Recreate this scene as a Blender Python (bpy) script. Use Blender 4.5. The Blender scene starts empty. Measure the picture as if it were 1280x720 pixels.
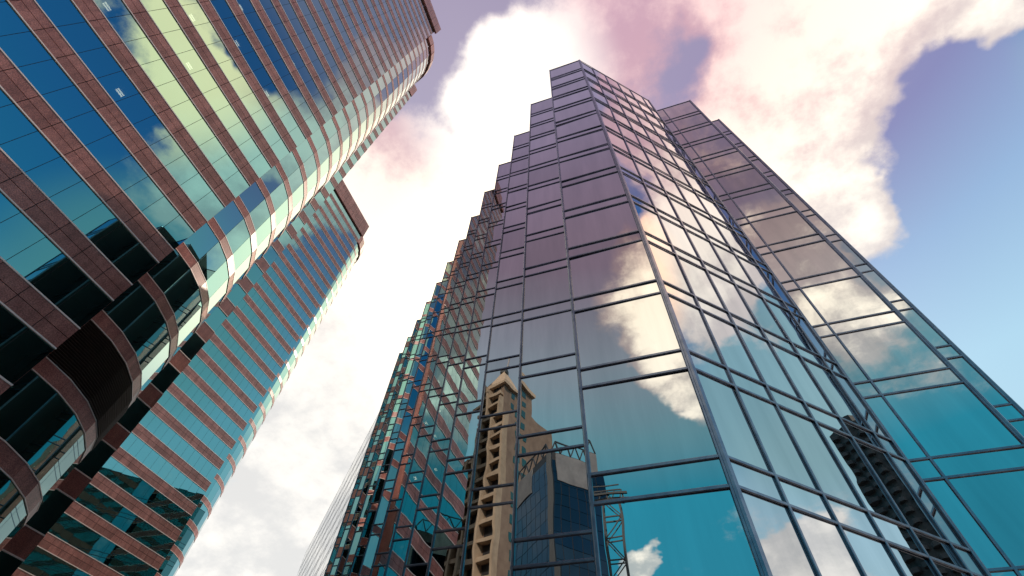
import bpy, bmesh, math, random
from mathutils import Vector, Matrix
R_ = math.radians
rnd = random.Random(11)
scene = bpy.context.scene
col = scene.collection

# ------------------------------------------------------------------ camera
CZ = 1.6
PITCH, ROLL, HEAD = R_(53.8709), R_(4.2857), R_(-21.7102)   # heading measured from +Y towards +X
def hv(a): return Vector((math.sin(a), math.cos(a), 0))
f0 = hv(HEAD); r0 = hv(HEAD + math.pi/2); up = Vector((0, 0, 1))
FW = f0*math.cos(PITCH) + up*math.sin(PITCH)
U0 = -f0*math.sin(PITCH) + up*math.cos(PITCH)
RT = r0*math.cos(ROLL) + U0*math.sin(ROLL)
UP = -r0*math.sin(ROLL) + U0*math.cos(ROLL)
cd = bpy.data.cameras.new('camera'); cam = bpy.data.objects.new('camera', cd); col.objects.link(cam)
cd.sensor_width = 36; cd.lens = 588.168/1280*36
cd.clip_start = 0.1; cd.clip_end = 6000
m = Matrix((RT, UP, -FW)).transposed().to_4x4(); m.translation = (0, 0, CZ)
cam.matrix_world = m
scene.camera = cam
def px(p):                                   # size estimates only: picks which repeats become parts of their own
    q = Vector(p) - Vector((0, 0, CZ)); z = q.dot(FW)
    if z < 0.5: return None
    return (640 + 588.168*q.dot(RT)/z, 360 - 588.168*q.dot(UP)/z)
def shown(pts):
    q = [px(p) for p in pts]
    if any(v is None for v in q): return 0
    q = [(min(max(a, 0), 1280), min(max(b, 0), 720)) for a, b in q]
    s = 0
    for i in range(len(q)):
        a, b = q[i], q[(i+1) % len(q)]; s += a[0]*b[1]-a[1]*b[0]
    return abs(s)/2

# ------------------------------------------------------------------ sky, sun, exposure
SUN_AZ, SUN_EL = 12.0, 42.0
scene.view_settings.view_transform = 'Standard'
scene.view_settings.look = 'None'
scene.view_settings.exposure = 0.0
scene.view_settings.gamma = 1.0
scene.cycles.max_bounces = 10; scene.cycles.glossy_bounces = 8; scene.cycles.transparent_max_bounces = 8
scene.cycles.blur_glossy = 0.3
scene.cycles.sample_clamp_indirect = 6
scene.cycles.sample_clamp_direct = 12

world = bpy.data.worlds.new("World"); scene.world = world; world.use_nodes = True
wt = world.node_tree; wn = wt.nodes; wl = wt.links
wn.clear()
def W(kind, **kw):
    n = wn.new(kind)
    for k, v in kw.items(): setattr(n, k, v)
    return n
def mth(op, a, b=None, c=None, clamp=False):
    n = W('ShaderNodeMath', operation=op); n.use_clamp = clamp
    for i, v in enumerate((a, b, c)):
        if v is None: continue
        if hasattr(v, 'is_linked') or hasattr(v, 'links'): wl.new(v, n.inputs[i])
        else: n.inputs[i].default_value = v
    return n.outputs[0]
def smooth(v, lo, hi):
    n = W('ShaderNodeMapRange', interpolation_type='SMOOTHSTEP')
    wl.new(v, n.inputs['Value']); n.inputs['From Min'].default_value = lo; n.inputs['From Max'].default_value = hi
    return n.outputs[0]
tc = W('ShaderNodeTexCoord'); D = tc.outputs['Generated']
sep = W('ShaderNodeSeparateXYZ'); wl.new(D, sep.inputs[0])
dz = sep.outputs[2]
def direction(az, el):
    a, e = R_(az), R_(el)
    return (math.sin(a)*math.cos(e), math.cos(a)*math.cos(e), math.sin(e))
def blob(src, az, el, r_in, r_out):
    n = W('ShaderNodeVectorMath', operation='DOT_PRODUCT'); wl.new(src, n.inputs[0]); n.inputs[1].default_value = direction(az, el)
    return smooth(n.outputs['Value'], math.cos(R_(r_out)), math.cos(R_(r_in)))
def fbm(src, scale, detail, rough, distort=0.0, off=0.0):
    mp = W('ShaderNodeMapping'); wl.new(src, mp.inputs[0]); mp.inputs['Location'].default_value = (off, off*0.7, off*1.3)
    n = W('ShaderNodeTexNoise', noise_dimensions='3D'); wl.new(mp.outputs[0], n.inputs['Vector'])
    n.inputs['Scale'].default_value = scale; n.inputs['Detail'].default_value = detail
    n.inputs['Roughness'].default_value = rough; n.inputs['Distortion'].default_value = distort
    return n
# clouds live on a flat layer overhead: project the direction on it so that they shrink towards the horizon
zz = mth('ADD', mth('MAXIMUM', dz, 0.02), 0.35)
dv = W('ShaderNodeVectorMath', operation='DIVIDE'); cz = W('ShaderNodeCombineXYZ')
for i in range(3): wl.new(zz, cz.inputs[i])
wl.new(D, dv.inputs[0]); wl.new(cz.outputs[0], dv.inputs[1])
L = dv.outputs[0]
# warp the direction before the large masses are placed: uneven cloud outlines
wnz = fbm(L, 3.2, 5, 0.6, 0.0, 4.1)
wsub = W('ShaderNodeVectorMath', operation='SUBTRACT'); wl.new(wnz.outputs['Color'], wsub.inputs[0]); wsub.inputs[1].default_value = (0.5, 0.5, 0.5)
wsc = W('ShaderNodeVectorMath', operation='SCALE'); wl.new(wsub.outputs[0], wsc.inputs[0]); wsc.inputs['Scale'].default_value = 0.26
wad = W('ShaderNodeVectorMath', operation='ADD'); wl.new(D, wad.inputs[0]); wl.new(wsc.outputs[0], wad.inputs[1])
wno = W('ShaderNodeVectorMath', operation='NORMALIZE'); wl.new(wad.outputs[0], wno.inputs[0])
DW = wno.outputs[0]
# (azimuth, elevation, full radius, fade radius, weight): masses of cloud (+) and openings (-)
MASSES = [
 (-50, 34, 12, 36, 0.95), (-52, 55, 8, 22, 0.75), (-30, 77, 2, 9, 0.95), (-8, 84, 1, 6, 0.25),
 (-58, 71, 1, 7, -0.2), (-69, 79, 1, 6, -0.3), (-100, 70, 3, 16, -0.7), (25, 80, 2, 9, 0.38), (60, 78, 2, 8, 0.3),
 (-22, 55, 8, 20, 0.8), (10, 58, 6, 16, 0.7),
 (42, 57, 6, 15, 0.95), (40, 72, 4, 13, 0.35), (33, 48, 2, 9, 0.7), (55, 63, 3, 9, 0.35),
 (45, 74, 0.5, 4.0, -0.25), (60, 70, 0.5, 5, -0.15),
 (54, 43, 5, 13, -1.2), (42, 33, 6, 16, -0.9), (63, 50, 3, 10, -0.9),
 # seen in the right face (azimuth 66-82)
 (72, 60, 7, 13, 0.8), (70, 70, 3, 8, 0.9), (72, 61, 2, 8, 0.85), (75, 53, 3, 9, 1.0), (69, 46, 3, 9, 0.8), (75, 36, 3, 9, -0.9), (78, 22.5, 1.2, 5, 0.95),
 # seen in the left tower's flat face (azimuth 74-102)
 (92, 50, 14, 24, -0.2), (98, 53, 2.5, 7, 1.0), (89, 55, 1.2, 4.5, 0.9), (85, 59, 1, 4, 0.3), (84, 45, 1.5, 6, 0.55), (104, 46, 4, 9, -0.7), (92, 38, 4, 9, -1.0), (90, 66, 5, 11, -1.0), (97, 63, 1, 5, 0.25),
 (92, 48, 1, 4, -0.5), (82, 76, 2, 6, -0.5),
 # seen in the wing (azimuth 148-156)
 (152, 66, 3, 8, 0.18), (153, 48, 2, 7, 0.95), (151, 41, 2, 6, 0.75), (152, 57, 2, 6, 0.05), (150, 34, 2, 6, 0.2), (151, 26, 3, 8, -0.35),
 # seen in the front bay (azimuth 176-190) and the bays beside it
 (178, 51, 5, 10, 1.25), (174, 44, 3, 7, 0.9), (175, 38, 1, 4, 0.5), (179, 67, 0.8, 4, 0.6), (194, 57, 5, 11, -1.0), (190, 44, 4, 10, -1.0), (182, 33, 5, 11, -1.2), (196, 70, 6, 14, -0.8), (184.5, 23.5, 0.8, 3, 1.3),
]
acc = None
for az_, el_, ri, ro, w in MASSES:
    t = mth('MULTIPLY', blob(DW, az_, el_, ri, ro), w)
    acc = t if acc is None else mth('ADD', acc, t)
n1 = fbm(L, 3.4, 12, 0.66, 0.1, 1.7)
n3 = fbm(L, 6.5, 10, 0.62, 0.0, 12.3)
n2 = fbm(L, 9.0, 12, 0.68, 0.0, 7.7)
cov = mth('ADD', mth('ADD', mth('MULTIPLY', mth('SUBTRACT', n1.outputs['Fac'], 0.5), 2.0), mth('MULTIPLY', mth('SUBTRACT', n2.outputs['Fac'], 0.5), 0.95)), acc)
dens = smooth(cov, 0.02, 0.62)
shade = smooth(mth('ADD', mth('MULTIPLY', cov, 0.3), mth('MULTIPLY', n3.outputs['Fac'], 1.8)), 0.94, 1.46)              # thick middles are brighter than thin edges
def ramp(v, stops):
    n = W('ShaderNodeValToRGB'); wl.new(v, n.inputs[0])
    e = n.color_ramp.elements
    while len(e) < len(stops): e.new(0.5)
    for q, (p, c) in zip(e, stops): q.position = p; q.color = (*c, 1)
    return n.outputs[0]
def mix(fac, a, b, blend='MIX'):
    n = W('ShaderNodeMix', data_type='RGBA', blend_type=blend)
    for s, v in ((n.inputs[0], fac), (n.inputs[6], a), (n.inputs[7], b)):
        if isinstance(v, (int, float)): s.default_value = v
        elif isinstance(v, tuple): s.default_value = (*v, 1)
        else: wl.new(v, s)
    return n.outputs[2]
sn = lambda d: math.sin(R_(d))
sky = W('ShaderNodeTexSky', sky_type='NISHITA'); sky.sun_disc = False
sky.sun_elevation = R_(SUN_EL); sky.sun_rotation = R_(SUN_AZ); sky.altitude = 50; sky.dust_density = 1.0
# evening-toned air: turquoise low, blue, then violet overhead
air_f = ramp(dz, [(0.0, (.45, .62, .62)), (sn(20), (.50, .78, .88)), (sn(33), (.46, .76, .94)), (sn(43), (.33, .52, .79)), (sn(52), (.28, .28, .54)), (sn(64), (.36, .30, .50)), (sn(80), (.44, .36, .52))])
air_b = ramp(dz, [(0.0, (.05, .30, .36)), (sn(20), (.0, .33, .46)), (sn(29), (.01, .38, .52)), (sn(36), (.20, .47, .53)), (sn(44), (.38, .44, .49)), (sn(56), (.31, .21, .265)), (sn(80), (.33, .20, .245))])
back = smooth(sep.outputs[1], -0.12, -0.55)
air = mix(back, air_f, air_b)
air = mix(mth('MULTIPLY', blob(D, 91, 47, 13, 20), 0.9), air, ramp(dz, [(sn(30), (.0, .36, .70)), (sn(45), (.0, .19, .58)), (sn(62), (.0, .12, .40)), (sn(76), (.06, .10, .36))]))
air = mix(mth('MULTIPLY', blob(D, 71, 37, 7, 14), 0.85), air, (.34, .60, .62))
airs = W('ShaderNodeVectorMath', operation='SCALE'); wl.new(air, airs.inputs[0]); airs.inputs['Scale'].default_value = 10
skyc = mix(0.8, sky.outputs[0], airs.outputs[0])
cl_lo = ramp(dz, [(0.0, (.80, .82, .82)), (sn(35), (.76, .75, .74)), (sn(52), (.78, .68, .66)), (sn(64), (.70, .44, .48)), (sn(80), (.64, .40, .50))])
cl_hi = ramp(dz, [(0.0, (1.08, 1.06, 1.02)), (sn(40), (1.12, 1.07, .99)), (sn(52), (1.35, 1.22, 1.06)), (sn(62), (1.3, 1.06, .92)), (sn(70), (1.2, .86, .80)), (sn(82), (1.05, .74, .74))])
cb_lo = ramp(dz, [(0.0, (.60, .68, .68)), (sn(30), (.62, .68, .66)), (sn(50), (.55, .42, .40)), (sn(62), (.26, .15, .19)), (sn(80), (.30, .18, .22))])
cb_hi = ramp(dz, [(0.0, (1.45, 1.40, 1.20)), (sn(35), (1.75, 1.62, 1.35)), (sn(52), (1.75, 1.5, 1.15)), (sn(62), (1.2, .76, .56)), (sn(80), (.9, .58, .50))])
cl_w = mix(mth('MULTIPLY', blob(D, -32, 76, 4, 14), 0.85), mix(shade, cl_lo, cl_hi), (1.4, 1.32, 1.2))
cl_w = mix(mth('MULTIPLY', blob(D, 98, 53, 5, 13), 0.85), cl_w, (3.2, 1.8, 1.0))
cl = mix(back, cl_w, mix(shade, cb_lo, cb_hi))
cls = W('ShaderNodeVectorMath', operation='SCALE'); wl.new(cl, cls.inputs[0]); cls.inputs['Scale'].default_value = 10
# thin bright veil over the left sky
veil = mth('MULTIPLY', blob(D, -46, 42, 4, 50), 0.18)
v1 = mix(dens, skyc, cls.outputs[0])
v2 = mix(veil, v1, (10.6, 10.4, 10.0))
glow = mth('MAXIMUM', mth('MULTIPLY', blob(D, SUN_AZ-4, SUN_EL+3, 1, 18), 0.8), mth('MULTIPLY', blob(D, -14, 50, 8, 25), 0.9))           # bright air round the sun; second unseen patch added to brighten the curved glass
v3 = mix(glow, v2, (24.0, 20.5, 14.5))
bg = W('ShaderNodeBackground'); wl.new(v3, bg.inputs[0]); bg.inputs[1].default_value = 0.1
wo = W('ShaderNodeOutputWorld'); wl.new(bg.outputs[0], wo.inputs[0])
world.cycles.sampling_method = 'MANUAL'; world.cycles.sample_map_resolution = 1024

sl = bpy.data.lights.new('sun', 'SUN'); sun = bpy.data.objects.new('sun', sl); col.objects.link(sun)
sl.energy = 3.6; sl.angle = R_(0.5); sl.color = (1.0, 0.86, 0.70)
sd = Vector(direction(SUN_AZ, SUN_EL)); sun.rotation_euler = (-sd).to_track_quat('-Z', 'Y').to_euler()

# ------------------------------------------------------------------ materials
def mat(name, base=(.5, .5, .5), rough=.5, metal=0.0, spec=.5, emit=None, emit_s=0):
    m_ = bpy.data.materials.new(name); m_.use_nodes = True
    b = m_.node_tree.nodes['Principled BSDF']
    b.inputs['Base Color'].default_value = (*base, 1); b.inputs['Roughness'].default_value = rough
    b.inputs['Metallic'].default_value = metal; b.inputs['Specular IOR Level'].default_value = spec
    if emit: b.inputs['Emission Color'].default_value = (*emit, 1); b.inputs['Emission Strength'].default_value = emit_s
    return m_
def bump(m_, scale, strength, dist, detail=2, stretch=(1, 1, 1), rough_var=None):
    nt = m_.node_tree; N = nt.nodes; b = N['Principled BSDF']
    t = N.new('ShaderNodeTexCoord'); mp = N.new('ShaderNodeMapping'); mp.inputs['Scale'].default_value = stretch
    nz = N.new('ShaderNodeTexNoise'); nz.inputs['Scale'].default_value = scale; nz.inputs['Detail'].default_value = detail
    bp = N.new('ShaderNodeBump'); bp.inputs['Strength'].default_value = strength; bp.inputs['Distance'].default_value = dist
    nt.links.new(t.outputs['Object'], mp.inputs[0]); nt.links.new(mp.outputs[0], nz.inputs['Vector'])
    nt.links.new(nz.outputs['Fac'], bp.inputs['Height']); nt.links.new(bp.outputs[0], b.inputs['Normal'])
    return nz
def vary(m_, c1, c2, scale, detail=4, stretch=(1, 1, 1), lo=.35, hi=.65, rough=.6):
    nt = m_.node_tree; N = nt.nodes; b = N['Principled BSDF']
    t = N.new('ShaderNodeTexCoord'); mp = N.new('ShaderNodeMapping'); mp.inputs['Scale'].default_value = stretch
    nz = N.new('ShaderNodeTexNoise'); nz.inputs['Scale'].default_value = scale; nz.inputs['Detail'].default_value = detail; nz.inputs['Roughness'].default_value = rough
    cr = N.new('ShaderNodeValToRGB'); cr.color_ramp.elements[0].position = lo; cr.color_ramp.elements[1].position = hi
    cr.color_ramp.elements[0].color = (*c1, 1); cr.color_ramp.elements[1].color = (*c2, 1)
    nt.links.new(t.outputs['Object'], mp.inputs[0]); nt.links.new(mp.outputs[0], nz.inputs['Vector'])
    nt.links.new(nz.outputs['Fac'], cr.inputs[0]); nt.links.new(cr.outputs[0], b.inputs['Base Color'])
    return nz
def speckle(m_, amount):                      # crystals of polished granite on top of the base colour
    nt = m_.node_tree; N = nt.nodes; b = N['Principled BSDF']
    src = b.inputs['Base Color'].links[0].from_socket
    t = N.new('ShaderNodeTexCoord'); nz = N.new('ShaderNodeTexNoise'); nz.inputs['Scale'].default_value = 16; nz.inputs['Detail'].default_value = 3
    mr = N.new('ShaderNodeMapRange'); mr.inputs['From Min'].default_value = .35; mr.inputs['From Max'].default_value = .65
    mr.inputs['To Min'].default_value = 1-amount; mr.inputs['To Max'].default_value = 1+amount
    mx = N.new('ShaderNodeMix'); mx.data_type = 'RGBA'; mx.blend_type = 'MULTIPLY'; mx.inputs[0].default_value = 1
    nt.links.new(t.outputs['Object'], nz.inputs['Vector']); nt.links.new(nz.outputs['Fac'], mr.inputs[0])
    ge = N.new('ShaderNodeNewGeometry'); m2 = N.new('ShaderNodeMapRange'); m2.inputs['To Min'].default_value = .80; m2.inputs['To Max'].default_value = 1.16
    wv = N.new('ShaderNodeTexNoise'); wv.inputs['Scale'].default_value = 1.0; wv.inputs['Detail'].default_value = 5; mp = N.new('ShaderNodeMapping'); mp.inputs['Scale'].default_value = (1, 2.2, .18)
    m3 = N.new('ShaderNodeMapRange'); m3.inputs['From Min'].default_value = .35; m3.inputs['From Max'].default_value = .65; m3.inputs['To Min'].default_value = .78; m3.inputs['To Max'].default_value = 1.1
    nt.links.new(t.outputs['Object'], mp.inputs[0]); nt.links.new(mp.outputs[0], wv.inputs['Vector']); nt.links.new(wv.outputs['Fac'], m3.inputs['Value'])
    nt.links.new(ge.outputs['Random Per Island'], m2.inputs['Value'])
    a1 = N.new('ShaderNodeMath'); a1.operation = 'MULTIPLY'; a2 = N.new('ShaderNodeMath'); a2.operation = 'MULTIPLY'
    nt.links.new(mr.outputs[0], a1.inputs[0]); nt.links.new(m2.outputs[0], a1.inputs[1]); nt.links.new(a1.outputs[0], a2.inputs[0]); nt.links.new(m3.outputs[0], a2.inputs[1])
    nt.links.new(src, mx.inputs[6]); nt.links.new(a2.outputs[0], mx.inputs[7]); nt.links.new(mx.outputs[2], b.inputs['Base Color'])
M = {}
M['mirror_glass'] = mat('mirror_glass', (.72, .73, .74), .0, 1.0)
vary(M['mirror_glass'], (.60, .62, .635), (.73, .735, .745), 1.6, 6, (1, 1, .10), .3, .7)   # rain streaks dull the coating a little
def pane_tone(m_, lo, hi):                    # every pane of coated glass has its own slight tone
    nt = m_.node_tree; N = nt.nodes; b = N['Principled BSDF']; src = b.inputs['Base Color'].links[0].from_socket
    g1 = N.new('ShaderNodeNewGeometry'); g2 = N.new('ShaderNodeObjectInfo'); ad = N.new('ShaderNodeMath'); ad.operation = 'ADD'; fr = N.new('ShaderNodeMath'); fr.operation = 'FRACT'
    nt.links.new(g1.outputs['Random Per Island'], ad.inputs[0]); nt.links.new(g2.outputs['Random'], ad.inputs[1]); nt.links.new(ad.outputs[0], fr.inputs[0])
    mr = N.new('ShaderNodeMapRange'); mr.inputs['To Min'].default_value = lo; mr.inputs['To Max'].default_value = hi; nt.links.new(fr.outputs[0], mr.inputs['Value'])
    mx = N.new('ShaderNodeMix'); mx.data_type = 'RGBA'; mx.blend_type = 'MULTIPLY'; mx.inputs[0].default_value = 1
    nt.links.new(src, mx.inputs[6]); nt.links.new(mr.outputs[0], mx.inputs[7]); nt.links.new(mx.outputs[2], b.inputs['Base Color'])
pane_tone(M['mirror_glass'], .84, 1.06)
bump(M['mirror_glass'], .45, .22, .035, 1.5)
M['tinted_glass'] = mat('tinted_glass', (.17, .44, .44), .0, 1.0)
bump(M['tinted_glass'], .30, .10, .02, 1)
for k_, v_ in (('Coat Weight', 1.0), ('Coat IOR', 1.5), ('Coat Roughness', 0.0)): M['tinted_glass'].node_tree.nodes['Principled BSDF'].inputs[k_].default_value = v_
def see_through(m_, fac, tint):
    nt = m_.node_tree; N = nt.nodes; b = N['Principled BSDF']; out = N['Material Output']
    tr = N.new('ShaderNodeBsdfTransparent'); tr.inputs[0].default_value = (*tint, 1)
    mx = N.new('ShaderNodeMixShader'); mx.inputs[0].default_value = fac
    nt.links.new(b.outputs[0], mx.inputs[1]); nt.links.new(tr.outputs[0], mx.inputs[2]); nt.links.new(mx.outputs[0], out.inputs[0])
see_through(M['tinted_glass'], .10, (.8, .95, .9))
M['granite'] = mat('granite', (.25, .1, .1), .34, spec=.3)
vary(M['granite'], (.31, .118, .104), (.42, .172, .15), .9, 6); speckle(M['granite'], .35)
M['granite_shaded'] = mat('granite_shaded', (.2, .1, .1), .3); vary(M['granite_shaded'], (.28, .10, .085), (.38, .145, .12), .9, 6); speckle(M['granite_shaded'], .35)  # granite copy with the set-back strip's shade put into its colour
M['joint'] = mat('joint', (.012, .011, .011), .7)
M['trim'] = mat('trim', (.90, .72, .68), .45, 0)
M['frame'] = mat('frame', (.30, .30, .34), .3, 1.0)
vary(M['frame'], (.17, .19, .25), (.27, .28, .34), 3, 5)
M['far_granite_darkened'] = mat('far_granite_darkened', (.12, .055, .045), .4)  # granite darkened in colour so the sunlit far side mirrors as if shaded
M['slab_glass'] = mat('slab_glass', (.48, .5, .5), .0, 1.0); bump(M['slab_glass'], .45, .15, .035, 1)
M['frame_dark'] = mat('frame_dark', (.03, .03, .035), .45, .4)
M['louvre'] = mat('louvre', (.055, .035, .03), .5, .3)
M['interior'] = mat('interior', (.03, .03, .032), .9)
M['lamp'] = mat('lamp', (.8, .8, .8), .5, emit=(1, .92, .7), emit_s=4)
M['dark_wall'] = mat('dark_wall', (.022, .022, .026), .6)
M['roof'] = mat('roof', (.10, .10, .10), .9)
M['sandstone'] = mat('sandstone', (.5, .38, .28), .85); vary(M['sandstone'], (.20, .135, .10), (.27, .19, .14), .6, 6)
M['cream'] = mat('cream', (.62, .50, .38), .8); vary(M['cream'], (.36, .265, .185), (.46, .35, .25), .7, 5)
M['tile'] = mat('tile', (.55, .42, .3), .8); vary(M['tile'], (.46, .34, .24), (.58, .44, .32), 2, 5)
M['teal_window'] = mat('teal_window', (.02, .10, .11), .12, .3)
M['blue_glass'] = mat('blue_glass', (.02, .05, .085), .06, 1.0)
M['concrete'] = mat('concrete', (.45, .42, .42), .85); vary(M['concrete'], (.36, .33, .34), (.48, .45, .45), .5, 6)
M['grey_panel'] = mat('grey_panel', (.25, .25, .26), .8); vary(M['grey_panel'], (.13, .13, .14), (.2, .2, .21), .5, 5)
M['steel'] = mat('steel', (.035, .042, .05), .6, .2)
M['flats'] = mat('flats', (.05, .055, .06), .8); vary(M['flats'], (.035, .04, .045), (.07, .075, .08), .8, 5)
M['flats_slab'] = mat('flats_slab', (.06, .07, .08), .8)
M['paving'] = mat('paving', (.2, .19, .18), .8); vary(M['paving'], (.14, .135, .13), (.22, .21, .20), .4, 6)
M['asphalt'] = mat('asphalt', (.05, .05, .05), .9); vary(M['asphalt'], (.04, .04, .04), (.06, .06, .06), .7, 6)

# ------------------------------------------------------------------ helpers
class MB:
    def __init__(s): s.v = []; s.f = []
    def quad(s, a, b, c, d): i = len(s.v); s.v += [tuple(a), tuple(b), tuple(c), tuple(d)]; s.f.append((i, i+1, i+2, i+3))
    def poly(s, pts): i = len(s.v); s.v += [tuple(p) for p in pts]; s.f.append(tuple(range(i, i+len(pts))))
    def box(s, o, ax, ay, az_):
        o, ax, ay, az_ = Vector(o), Vector(ax), Vector(ay), Vector(az_)
        p = [o, o+ax, o+ax+ay, o+ay]; p += [q+az_ for q in p]; i = len(s.v); s.v += [tuple(q) for q in p]
        s.f += [tuple(i+k for k in t) for t in ((0, 3, 2, 1), (4, 5, 6, 7), (0, 1, 5, 4), (1, 2, 6, 5), (2, 3, 7, 6), (3, 0, 4, 7))]
    def abox(s, x0, y0, z0, x1, y1, z1): s.box((x0, y0, z0), (x1-x0, 0, 0), (0, y1-y0, 0), (0, 0, z1-z0))
    def sweep(s, p0, p1, prof, ua, va):      # extrude a 2D profile (list of (u,v)) from p0 to p1
        p0, p1, ua, va = Vector(p0), Vector(p1), Vector(ua), Vector(va); n = len(prof); i = len(s.v)
        for p in (p0, p1): s.v += [tuple(p+ua*u+va*v) for u, v in prof]
        for k in range(n): s.f.append((i+k, i+(k+1) % n, i+n+(k+1) % n, i+n+k))
        s.f.append(tuple(i+k for k in reversed(range(n)))); s.f.append(tuple(i+n+k for k in range(n)))
    def prism(s, pts, z0, z1):
        n = len(pts); i = len(s.v)
        s.v += [(x, y, z0) for x, y in pts]+[(x, y, z1) for x, y in pts]
        for k in range(n): s.f.append((i+k, i+(k+1) % n, i+n+(k+1) % n, i+n+k))
        s.f.append(tuple(i+k for k in reversed(range(n)))); s.f.append(tuple(i+n+k for k in range(n)))
    def bar(s, a, b, w):
        a, b = Vector(a), Vector(b); d = (b-a).normalized()
        u = d.cross(Vector((0, 0, 1)))
        if u.length < .01: u = Vector((1, 0, 0))
        u.normalize(); v = d.cross(u); h = w/2
        s.sweep(a, b, [(-h, -h), (h, -h), (h, h), (-h, h)], u, v)
    def build(s, name, material, parent=None, fix=True):
        off = Vector((0, 0, 0)); r = parent
        while r: off += r.location; r = r.parent
        me = bpy.data.meshes.new(name); me.from_pydata([tuple(Vector(v)-off) for v in s.v], [], s.f)   # written in place coordinates, kept in the thing's own
        if fix:
            bm = bmesh.new(); bm.from_mesh(me); bmesh.ops.recalc_face_normals(bm, faces=bm.faces); bm.to_mesh(me); bm.free()
        me.materials.append(M[material]); me.update()
        o = bpy.data.objects.new(name, me); col.objects.link(o)
        if parent: o.parent = parent
        return o
def thing(name, label, cat, loc=(0, 0, 0), group=None):
    o = bpy.data.objects.new(name, None); col.objects.link(o); o.location = loc; o.empty_display_size = 1
    o['label'] = label; o['category'] = cat
    if group: o['group'] = group
    return o
def V3(p, z): return Vector((p[0], p[1], z))
TUBE = [(-.5, 0), (-.5, .72), (-.36, 1), (.36, 1), (.5, .72), (.5, 0)]     # u across, v outwards
def prof(w, d): return [(u*w, v*d) for u, v in TUBE]

# ------------------------------------------------------------------ ground
g = MB(); g.quad((-3000, -3000, -.15), (3000, -3000, -.15), (3000, 3000, -.15), (-3000, 3000, -.15))
o = g.build('ground', 'asphalt'); o['kind'] = 'structure'
g = MB(); g.abox(-24, -30, -.149, 60, 60, 0.0)
o = g.build('plaza', 'paving'); o['kind'] = 'structure'

# ------------------------------------------------------------------ the mirror-glass tower with its saw-tooth front
U = 0.53
FLOOR = 6.69*U
LEV = []                                     # transom heights
for k in range(-1, 13):
    zc = CZ + U*(11.95+6.69*k)
    LEV += [zc-.70*U, zc+.70*U]
TOP = CZ + 100*U
P = lambda x, y: (x*U, y*U)
En = [P(-3.44, 19.79)] + [P(-8.8-5.264*k, 24.85+5.122*k) for k in range(12)]      # left end of each bay
C_ = P(2.574, 19.79); RR = P(14.05, 31.27)
faces = []                                   # (start, end, interior mullion distances, material)
def face(a, b, cuts=(), glass=True, double=(True, True)): faces.append((Vector((*a, 0)), Vector((*b, 0)), cuts, glass, double))
face(En[0], C_)
for k in range(1, 13):
    right = (En[k-1][0], En[k][1])
    face(En[k], right, (), True, (True, False))
    face(right, En[k-1], (), False)          # return wall, turned away from the camera
sp = 2.9*U
face(C_, RR, [sp*i for i in range(1, 6)])
W0 = (RR[0], 33.75*U); W1 = P(21.89, 33.75); W1b = P(21.89, 39.3); W2 = P(27.05, 39.3); WB = P(27.05, 120)
face(RR, W0, (), True, (True, False))
face(W0, W1, [(16.52-14.05)*U])
face(W1, W1b, ()); face(W1b, W2, ()); face(W2, WB, [5.4*U*i for i in range(1, 15)])
tower = thing('glass_tower', 'mirror glass tower with stepped saw-tooth front and pinkish metal framing, in the centre and right', 'tower', (5, 25, 0))
panes, transoms, mull = [], [], []
for a, b, cuts, glass, dbl in faces:
    d = (b-a); Lh = d.length; d.normalize(); n = Vector((d.y, -d.x, 0))            # outward: camera side
    xs = [0]+list(cuts)+[Lh]
    zs = [0.0]+LEV+[TOP]
    if not glass:
        q = MB(); q.quad(a+n*.0+V3((0, 0), 0), b+V3((0, 0), 0), V3(b, TOP), V3(a, TOP)); q.build('return_wall', 'dark_wall', tower)
        continue
    for i in range(len(xs)-1):
        p0 = a+d*xs[i]; p1 = a+d*xs[i+1]
        for j in range(len(zs)-1):
            z0, z1 = zs[j], zs[j+1]
            if z1-z0 < .05: continue
            t1, t2 = rnd.gauss(0, .0046), rnd.gauss(0, .0036)                       # every pane sits a hair out of true
            w = (p1-p0).length; h = z1-z0
            q = [V3(p0, z0)+n*(-t1*w/2-t2*h/2), V3(p1, z0)+n*(t1*w/2-t2*h/2), V3(p1, z1)+n*(t1*w/2+t2*h/2), V3(p0, z1)+n*(-t1*w/2+t2*h/2)]
            panes.append((shown(q), q))
    for i in range(len(xs)-1):
        p0 = a+d*xs[i]; p1 = a+d*xs[i+1]
        for z in LEV+[TOP-.04]:
            transoms.append((shown([V3(p0, z-.07), V3(p1, z-.07), V3(p1, z+.07), V3(p0, z+.07)]), p0+n*.012, p1+n*.012, z, n))
    for i, x in enumerate(xs):
        edge = i in (0, len(xs)-1)
        if edge and not dbl[0 if i == 0 else 1]: continue
        mull.append((a+d*x, d, n, edge, i == 0))
def emit_parts(items, name, fn, matname, parent, limit=100):
    items.sort(key=lambda t: -t[0])
    for it in items[:limit]:
        q = MB(); fn(q, it); q.build(name, matname, parent, fix=name != 'glass_pane')
    if len(items) > limit:
        q = MB()
        for it in items[limit:]: fn(q, it)
        o_ = q.build(name, matname, parent, fix=name != 'glass_pane'); o_['kind'] = 'stuff'
emit_parts(panes, 'glass_pane', lambda q, it: q.quad(*it[1]), 'mirror_glass', tower)
def f_tr(q, it):
    _, p0, p1, z, n = it
    q.sweep(V3(p0, z), V3(p1, z), prof(.09, .045), Vector((0, 0, 1)), n)
emit_parts(transoms, 'transom', f_tr, 'frame', tower)
for p, d, n, edge, first in mull:
    q = MB()
    if edge:
        s = .06 if first else -.06
        q.sweep(V3(p+d*s+n*.004, 0), V3(p+d*s+n*.004, TOP+.06), prof(.09, .065), d, n)
    else:
        q.sweep(V3(p+n*.006, 0), V3(p+n*.006, TOP+.02), prof(.085, .055), d, n)
    q.build('mullion', 'frame', tower)
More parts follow.
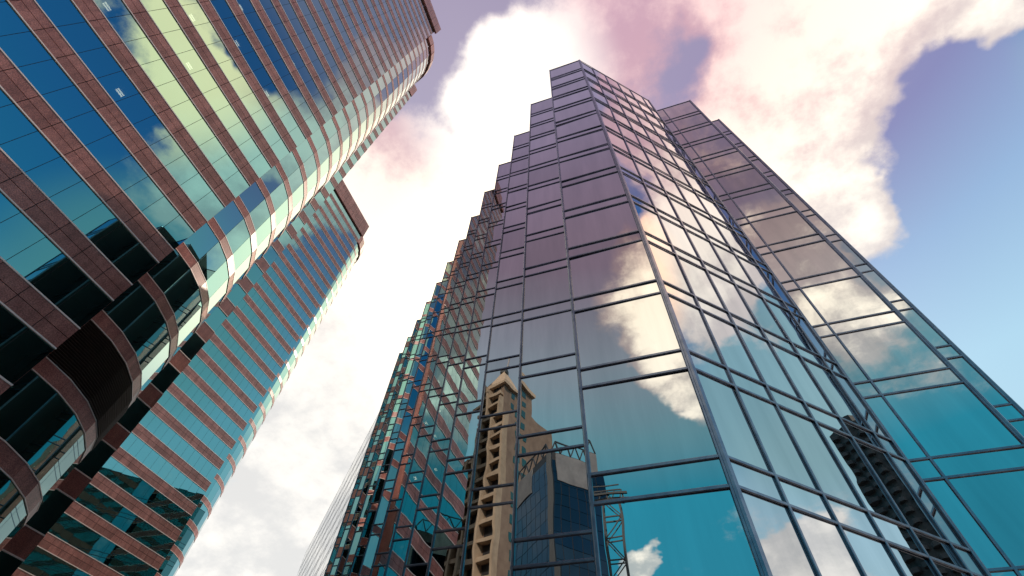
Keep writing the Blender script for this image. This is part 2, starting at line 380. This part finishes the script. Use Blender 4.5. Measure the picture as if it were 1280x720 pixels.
# corner posts cover the meeting of two frames
for p in (C_, RR, W1, W2):
    q = MB(); q.prism([(p[0]+.085*math.cos(R_(45*i+22.5)), p[1]+.085*math.sin(R_(45*i+22.5))) for i in range(8)], 0, TOP+.07); q.build('corner_post', 'frame', tower)
for k in range(13):
    p = En[k]; q = MB(); q.prism([(p[0]+.03+.05*math.cos(R_(45*i+22.5)), p[1]+.03+.05*math.sin(R_(45*i+22.5))) for i in range(8)], 0, TOP+.065); q.build('corner_post', 'frame', tower)
outline = []
for k in range(12, 0, -1): outline += [En[k], (En[k-1][0], En[k][1])]
outline += [En[0], C_, RR, W0, W1, W1b, W2, WB, (En[12][0], WB[1])]
q = MB(); q.poly([(x, y, TOP-.25) for x, y in outline]); q.build('roof', 'roof', tower)
q = MB(); q.quad(V3(WB, 0), V3((En[12][0], WB[1]), 0), V3((En[12][0], WB[1]), TOP-.3), V3(WB, TOP-.3))
q.quad(V3((En[12][0], WB[1]), 0), V3(En[12], 0), V3(En[12], TOP-.3), V3((En[12][0], WB[1]), TOP-.3)); q.build('rear_wall', 'dark_wall', tower)

# ------------------------------------------------------------------ the flat-fronted wing behind the saw-tooth (seen almost edge-on)
ann = thing('glass_slab_block', 'long flat mirror glass block seen edge-on behind the saw-tooth tower, low at the left', 'building', (-70, 90, 0))
a = Vector((-66.6*U, 85.1*U, 0)); b = Vector((-66.6*U-100*U, 85.1*U+100*U, 0)); d = (b-a).normalized(); n = Vector((-d.y, d.x, 0))
if n.dot(Vector((-1, -1, 0))) < 0: n = -n
npan = 12; wdt = (b-a).length/npan
bars = MB()
for j, (z0, z1) in enumerate(zip([0]+LEV, LEV+[TOP])):
    q = MB()
    for i in range(npan):
        t = rnd.gauss(0, .0015)
        p0 = a+d*wdt*i; p1 = a+d*wdt*(i+1)
        q.quad(V3(p0, z0)-n*t, V3(p1, z0)+n*t, V3(p1, z1)+n*t, V3(p0, z1)-n*t)
    q.build('glass_band', 'slab_glass', ann, fix=False)
for z in LEV+[TOP-.04]:
    q = MB(); q.sweep(V3(a+n*.012, z), V3(b+n*.012, z), prof(.10, .015), Vector((0, 0, 1)), n); q.build('transom', 'frame', ann)
for i in range(npan+1):
    p = a+d*wdt*i; q = MB(); q.sweep(V3(p+n*.005, 0), V3(p+n*.005, TOP+.03), prof(.06, .01), d, n); q.build('mullion', 'frame', ann)
bk = -n*12
q = MB(); q.poly([V3(a, TOP-.2), V3(b, TOP-.2), V3(b+bk, TOP-.2), V3(a+bk, TOP-.2)]); q.build('roof', 'roof', ann)
q = MB(); q.quad(V3(b, 0), V3(b+bk, 0), V3(b+bk, TOP-.25), V3(b, TOP-.25)); q.quad(V3(b+bk, 0), V3(a+bk, 0), V3(a+bk, TOP-.25), V3(b+bk, TOP-.25)); q.build('rear_wall', 'dark_wall', ann)

# ------------------------------------------------------------------ the granite-banded tower (and its twin)
FX, FY = -30.14, 8.90
PITCHF = 4.33; Z0 = CZ+17.8                   # underside of band 0
NF = 27; SPN = 1.605; NEAR = FY-SPN*20
ROOFZ = CZ+141.8
gt = thing('banded_tower', 'nearer pink granite banded tower with rounded glass corner, filling the upper left', 'tower', (FX-6, FY-6, 0), 'twin granite and glass towers')
klo = -4
HB = 1.6                                     # band height
cx, cy, cr, nfac = FX-10.96, FY+.60, 8.75, 7
cpt = lambda i, rr=cr: (cx+rr*math.cos(R_(90/nfac*i)), cy+rr*math.sin(R_(90/nfac*i)))
SX = FX-12.5; SY0 = cy+cr; SY1 = FY+12.6
def gpanels(q, a, b, n, z0, z1, cols, rows, gap=.04, th=.05):
    d = (b-a)/cols
    for i in range(cols):
        for r in range(rows):
            p = a+d*i+d.normalized()*gap/2; h = (z1-z0)/rows
            q.box(V3(p, z0+h*r+gap/2), d-d.normalized()*gap, n*th, (0, 0, h-gap))
def gpanes(q, a, b, n, z0, z1, cols, gap=.03, sig=.0014, rot=None):
    d = (b-a)/cols
    for i in range(cols):
        p0 = a+d*i+d.normalized()*gap/2; p1 = a+d*(i+1)-d.normalized()*gap/2
        t1, t2 = rnd.gauss(0, sig), rnd.gauss(0, sig); w = d.length/2; h = (z1-z0)/2
        q.quad(V3(p0, z0)+n*(-t1*w-t2*h), V3(p1, z0)+n*(t1*w-t2*h), V3(p1, z1)+n*(t1*w+t2*h), V3(p0, z1)+n*(-t1*w+t2*h))
nx = Vector((1, 0, 0)); ny = Vector((0, 1, 0))
A0 = Vector((FX, NEAR, 0)); A1 = Vector((FX, FY, 0))
ncols = 20
for k in range(klo, NF):
    zb = Z0+PITCHF*k; zt = zb+HB; zn = zb+PITCHF
    last = k == NF-1
    q = MB(); gpanels(q, A0, A1, nx, zb, zt, ncols, 2); band = q.build('granite_band', 'granite', gt)
    q = MB()
    for z in (zb-.035, zt+.035): q.sweep(V3(A0, z), V3(A1, z), [(-.045, 0), (-.045, .075), (.045, .075), (.045, 0)], Vector((0, 0, 1)), nx)
    q.build('metal_trim', 'trim', band)
    q = MB(); gpanes(q, A0, A1, nx, zt+.07, zn-.07, ncols); wnd = q.build('ribbon_window', 'tinted_glass', gt, fix=False)
    # rounded corner: slimmer band, taller glass
    cb = CZ+26.15+PITCHF*(k-2); ct = cb+.88; cn = cb+PITCHF
    q = MB(); q2 = MB()
    for i in range(nfac):
        a, b = Vector((*cpt(i), 0)), Vector((*cpt(i+1), 0)); dd = (b-a).normalized(); n = Vector((dd.y, -dd.x, 0))
        gpanels(q, a, b, n, cb, ct, 1, 1, .012, .035)
        for z in (cb-.03, ct+.03): q2.sweep(V3(a-dd*.01, z), V3(b+dd*.01, z), [(-.03, 0), (-.03, .055), (.03, .055), (.03, 0)], Vector((0, 0, 1)), n)
    cbd = q.build('curved_granite_band', 'granite', gt); q2.build('metal_trim', 'trim', cbd)
    if k in (0,):                             # plant floor: louvres round the corner
        q = MB(); nl = 20
        for i in range(nfac):
            a, b = Vector((*cpt(i), 0)), Vector((*cpt(i+1), 0)); dd = (b-a).normalized(); n = Vector((dd.y, -dd.x, 0))
            for j in range(nl):
                z = ct+.08+(cn-ct-.16)*j/nl; s = (cn-ct-.16)/nl
                q.sweep(V3(a, z), V3(b, z), [(0, -.02), (s*.30, .12), (s*.46, .12), (s*.25, -.02)], Vector((0, 0, 1)), n)
        q.build('louvre', 'louvre', gt)
    else:
        q = MB()
        for i in range(nfac):
            a, b = Vector((*cpt(i), 0)), Vector((*cpt(i+1), 0)); dd = (b-a).normalized(); n = Vector((dd.y, -dd.x, 0))
            gpanes(q, a, b, n, ct+.06, cn-.06, 1, .03, .0016)
        q.build('curved_window', 'tinted_glass', gt, fix=False)
    # set-back strip beyond the corner
    s0, s1 = Vector((SX, SY0-.2, 0)), Vector((SX, SY1, 0))
    q = MB(); gpanels(q, s0, s1, nx, zb, zt, 2, 1, .02); sb = q.build('granite_band', 'granite_shaded', gt)
    q = MB()
    for z in (zb-.035, zt+.035): q.sweep(V3(s0, z), V3(s1, z), [(-.045, 0), (-.045, .075), (.045, .075), (.045, 0)], Vector((0, 0, 1)), nx)
    q.build('metal_trim', 'trim', sb)
    q = MB(); gpanes(q, s0, s1, nx, zt+.07, zn-.07, 2); q.build('ribbon_window', 'tinted_glass', gt, fix=False)
    # side turned to the far court: seen only in the saw-tooth panes
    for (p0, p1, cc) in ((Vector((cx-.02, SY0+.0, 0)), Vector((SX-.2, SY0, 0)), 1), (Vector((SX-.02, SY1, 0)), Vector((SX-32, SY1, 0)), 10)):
        q = MB(); gpanels(q, p0, p1, ny, zb, zt, cc, 1, .02); q.build('granite_band', 'far_granite_darkened', gt)
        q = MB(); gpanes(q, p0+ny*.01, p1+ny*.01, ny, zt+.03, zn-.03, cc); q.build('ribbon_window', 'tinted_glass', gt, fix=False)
# parapets
zp = Z0+PITCHF*NF
rows = 3
q = MB(); gpanels(q, A0, A1+ny*.5, nx, zp, ROOFZ, ncols, rows, .05, .45); q.build('parapet', 'granite', gt)
q = MB()
for i in range(nfac):
    a, b = Vector((*cpt(i), 0)), Vector((*cpt(i+1), 0)); dd = (b-a).normalized(); n = Vector((dd.y, -dd.x, 0))
    gpanels(q, a, b, n, zp-.4, ROOFZ-3.0, 1, rows, .05, .40)
q.build('curved_parapet', 'granite', gt)
q = MB(); gpanels(q, Vector((SX, SY0-.2, 0)), Vector((SX, SY1, 0)), nx, zp, ROOFZ, 2, rows, .05, .2); q.build('parapet', 'granite_shaded', gt)
# dark backing just behind the glass, closed body
q = MB(); back_ = .06
body = [(FX-2.2, NEAR+.05), (FX-2.2, FY-.35)] + [cpt(i, cr-.05) for i in range(nfac+1)]
body += [(SX-.05, SY0-.05), (SX-.05, SY1-.02), (SX-32, SY1-.02), (SX-32, NEAR+.05)]
q.prism(body, 0, zp+.5); q.build('core', 'joint', gt)
# slabs, ceilings and joints behind the flat face; end walls
q = MB()
for k in range(klo, NF+1):
    zb = Z0+PITCHF*k; q.abox(FX-2.3, NEAR+.02, zb, FX-.02, FY-.02, zb+HB)
q.build('floor_slab', 'interior', gt)
q = MB()
for i in range(ncols+1):
    y = NEAR+SPN*i; q.abox(FX-.10, y-.03 if i else y, 0, FX-.025, y+.03 if i < ncols else y, zp)
q.build('mullion', 'joint', gt)
q = MB(); q.abox(FX-2.25, FY-.015, 0, FX-.01, FY, zp); q.abox(FX-2.25, NEAR, 0, FX-.01, NEAR+.015, zp)
q.build('end_wall', 'granite_shaded', gt)
q = MB(); q.prism(body, ROOFZ-3.2, ROOFZ-3.0); q.build('roof', 'roof', gt)
for k, i, off in [(1, 12, .5), (3, 9, .4), (3, 13, .7), (4, 6, .3), (4, 10, .4), (5, 13, .6), (6, 11, .5), (6, 8, .4), (7, 13, .3), (8, 11, .5), (9, 15, .6), (9, 9, .4), (11, 12, .5), (5, 8, .3), (7, 16, .5)]:
    zb = Z0+PITCHF*k; y = NEAR+SPN*(i+off); q = MB()
    for s in (0, .2): q.abox(FX-1.5+s, y-.28, zb+PITCHF-.16, FX-1.41+s, y+.28, zb+PITCHF-.10)
    q.build('ceiling_light', 'lamp', gt)
def copy_tree(o, parent=None):
    c = o.copy(); col.objects.link(c)
    if parent: c.parent = parent
    for ch in list(o.children):
        if not ch.name.startswith('ceiling_light'): copy_tree(ch, c)
    return c
twin = copy_tree(gt); twin.location = gt.location+Vector((-47.8, 47.85, 0))
twin['label'] = 'farther granite banded tower with turquoise windows, seen whole behind the nearer one'

# ------------------------------------------------------------------ buildings behind the camera, seen mirrored in the glass
def pt(c, u, v, a, b): return Vector((c[0]+u.x*a+v.x*b, c[1]+u.y*a+v.y*b, 0))
S2 = math.sqrt(.5)
# sandstone tower with a pointed roof
c = (-34.4, -57.0); u = Vector((.927, .375, 0)); v = Vector((-.375, .927, 0)); h = 6.0      # u: right-hand face normal, v: lit face normal
st = thing('sandstone_tower', 'sandstone tower with pointed tiled roof and mast, mirrored in the narrow front panes', 'tower', (*c, 0))
EV = 82.0; FH = 3.25
q = MB(); q.box(pt(c, u, v, -h, -h, ), u*2*h, v*2*h, (0, 0, EV)); q.box(pt(c, u, v, -h-.5, -h-7), u*(2*h+.3), v*7, (0, 0, EV-7.5)); q.box(pt(c, u, v, -h-6, -h-3), u*6, v*(2*h+2), (0, 0, EV-11))
q.build('wall', 'sandstone', st)
q = MB()
nfl = int(EV/FH)
for a0 in (-h+.2, -1.9, 1.6, h-.55):
    q.box(pt(c, u, v, a0, h), u*.55, v*1.5, (0, 0, EV-1.5 if abs(a0) < 3 else EV-5))
for k in range(3, nfl): q.box(pt(c, u, v, -h+.2, h)+Vector((0, 0, k*FH)), u*(2*h-.4), v*1.25, (0, 0, .75))
for a0 in (-h-6, -h-3.2): q.box(pt(c, u, v, a0, h-1), u*.5, v*1.3, (0, 0, EV-12))
for k in range(3, nfl-3): q.box(pt(c, u, v, -h-6, h-1)+Vector((0, 0, k*FH)), u*6, v*1.1, (0, 0, .8))
q.build('balcony_frame', 'cream', st)
for k in range(4, nfl):
    q = MB()
    for a0 in (-h+.75, -1.35, 2.15): q.box(pt(c, u, v, a0+.3, h+.01)+Vector((0, 0, k*FH+.75)), u*2.4, v*.05, (0, 0, FH-.95))
    q.build('balcony_recess_shade', 'dark_wall', st)  # dark sheets standing in for shade inside the balcony recesses
    q = MB()
    for b0 in (-3.6, -1.4, 2.0): q.box(pt(c, u, v, h+.01, b0)+Vector((0, 0, k*FH+.8)), u*.06, v*1.35, (0, 0, 1.7))
    q.build('window', 'teal_window', st)
q = MB(); q.box(pt(c, u, v, -h-.7, -h-.7)+up*(EV-.9), u*(2*h+1.4), v*(2*h+1.4), (0, 0, .9)); q.build('cornice', 'tile', st)
q = MB(); e = h-1.2
base = [pt(c, u, v, -e, -e), pt(c, u, v, e, -e), pt(c, u, v, e, e), pt(c, u, v, -e, e)]; ap = V3(c, EV+12.0)
for i in range(4): q.poly([V3(base[i], EV+.3), V3(base[(i+1) % 4], EV+.3), ap])
q.poly([V3(p, EV+.3) for p in base]); q.poly([V3(p, EV-.2) for p in base])
for i in range(4): q.quad(V3(base[i], EV-.2), V3(base[(i+1) % 4], EV-.2), V3(base[(i+1) % 4], EV+.3), V3(base[i], EV+.3))
rf = q.build('roof', 'tile', st)
q = MB(); q.abox(c[0]-.9, c[1]-.9, EV+10.2, c[0]+.9, c[1]+.9, EV+11.8); q.build('cap', 'steel', rf)
q = MB(); q.bar((c[0], c[1], EV+11.5), (c[0], c[1], EV+17), .35); q.build('mast', 'concrete', rf)
q = MB(); q.poly([pt(c, u, v, -2.6, h+1.6)+up*(EV-2.5), pt(c, u, v, 2.6, h+1.6)+up*(EV-2.5), pt(c, u, v, 0, h+1.6)+up*(EV+2.2)]); q.build('gable', 'cream', st)
# blue glass block with a white crown
c = (-15.4, -31.8); du = Vector((-S2, -S2, 0)); dv_ = Vector((S2, -S2, 0)); LU, LV, HB_ = 12.6, 10, 43.6
bg_ = thing('blue_glass_block', 'dark blue gridded glass block with pale crown and roof trusses, mirrored beside the sandstone tower', 'building', (*c, 0))
q = MB(); q.box(V3(c, 0), du*LU, dv_*LV, (0, 0, HB_)); q.build('wall', 'dark_wall', bg_)
nu, nv = -dv_, -du
for (d0, Ln, nn, cc) in ((du, LU, nu, 9), (dv_, LV, nv, 7)):
    for k in range(24):
        q = MB(); z0 = 1+k*1.72
        gpanes(q, V3(c, 0)+nn*.06, V3(c, 0)+d0*Ln+nn*.06, nn, z0, z0+1.66, cc, .08, .012)
        q.build('glass_band', 'blue_glass', bg_, fix=False)
    q = MB(); q.box(V3(c, 39.2)+d0*(.9 if d0 is dv_ else 5), d0*(Ln-(.9 if d0 is dv_ else 5)), nn*.16, (0, 0, 4.2)); q.build('crown_panel', 'grey_panel', bg_)
q = MB(); q.abox(c[0]-.35, c[1]-.1, 0, c[0]+.35, c[1]+.5, HB_+.2); q.build('corner_column', 'steel', bg_)
q = MB()
for d0, Ln in ((du, LU), (dv_, LV)):
    for i in range(6):
        a = V3(c, HB_)+d0*Ln*i/6; b = V3(c, HB_)+d0*Ln*(i+1)/6; t = (a+b)/2+up*2.0
        for e1, e2 in ((a, t), (b, t)): q.bar(e1, e2, .16)
    for i in range(5):
        a = V3(c, HB_+2)+d0*Ln*(i+.5)/6; q.bar(a, a+d0*Ln/6, .16)
q.build('roof_truss', 'steel', bg_)
# lattice hoist mast
c = (-5.3, -23.6); hm = thing('hoist_mast', 'slim steel lattice mast with short top beam, mirrored in the widest pane', 'mast', (*c, 0))
q = MB(); HT = 27.0; w = .75
for sx in (-w, w):
    for sy in (-.4, .4): q.bar((c[0]+sx, c[1]+sy, 0), (c[0]+sx, c[1]+sy, HT), .14)
for k in range(15):
    z = k*1.8; s = 1 if k % 2 else -1
    for sy in (-.4, .4):
        q.bar((c[0]-w, c[1]+sy, z), (c[0]+w, c[1]+sy, z), .1); q.bar((c[0]-w*s, c[1]+sy, z), (c[0]+w*s, c[1]+sy, z+1.8), .08)
q.build('lattice', 'steel', hm)
q = MB()
for sy in (-.5, .5): q.bar((c[0]-3.2, c[1]+sy, HT), (c[0]+1.2, c[1]+sy, HT), .2); q.bar((c[0]-3.2, c[1]+sy, HT+.9), (c[0]+.6, c[1]+sy, HT+.9), .12)
for i in range(6): q.bar((c[0]-3.2+i*.7, c[1]-.5, HT), (c[0]-2.85+i*.7, c[1]-.5, HT+.9), .08)
q.build('top_beam', 'steel', hm)
# dark apartment tower with stacked bays
c = (146, 74); ft = thing('apartment_tower', 'dark apartment tower of stacked balconies, mirrored low in the slanted glass face', 'tower', (*c, 0))
q = MB(); q.prism([(c[0]+8.4*math.cos(R_(45*i)), c[1]+9.4*math.sin(R_(45*i))) for i in range(8)], 0, 103); q.prism([(c[0]+2.6*math.cos(R_(60*i)), c[1]+2.6*math.sin(R_(60*i))) for i in range(6)], 103, 109); q.build('wall', 'flats', ft)
for k in range(34):
    z = k*3.0+.4; q = MB()
    for ang in (145, 172, 199, 226, 253):
        bx, by = c[0]+8.2*math.cos(R_(ang)), c[1]+9.2*math.sin(R_(ang))
        q.prism([(bx+1.5*math.cos(R_(45*i)), by+1.5*math.sin(R_(45*i))) for i in range(8)], z, z+1.1)
    q.build('balcony', 'flats_slab', ft)
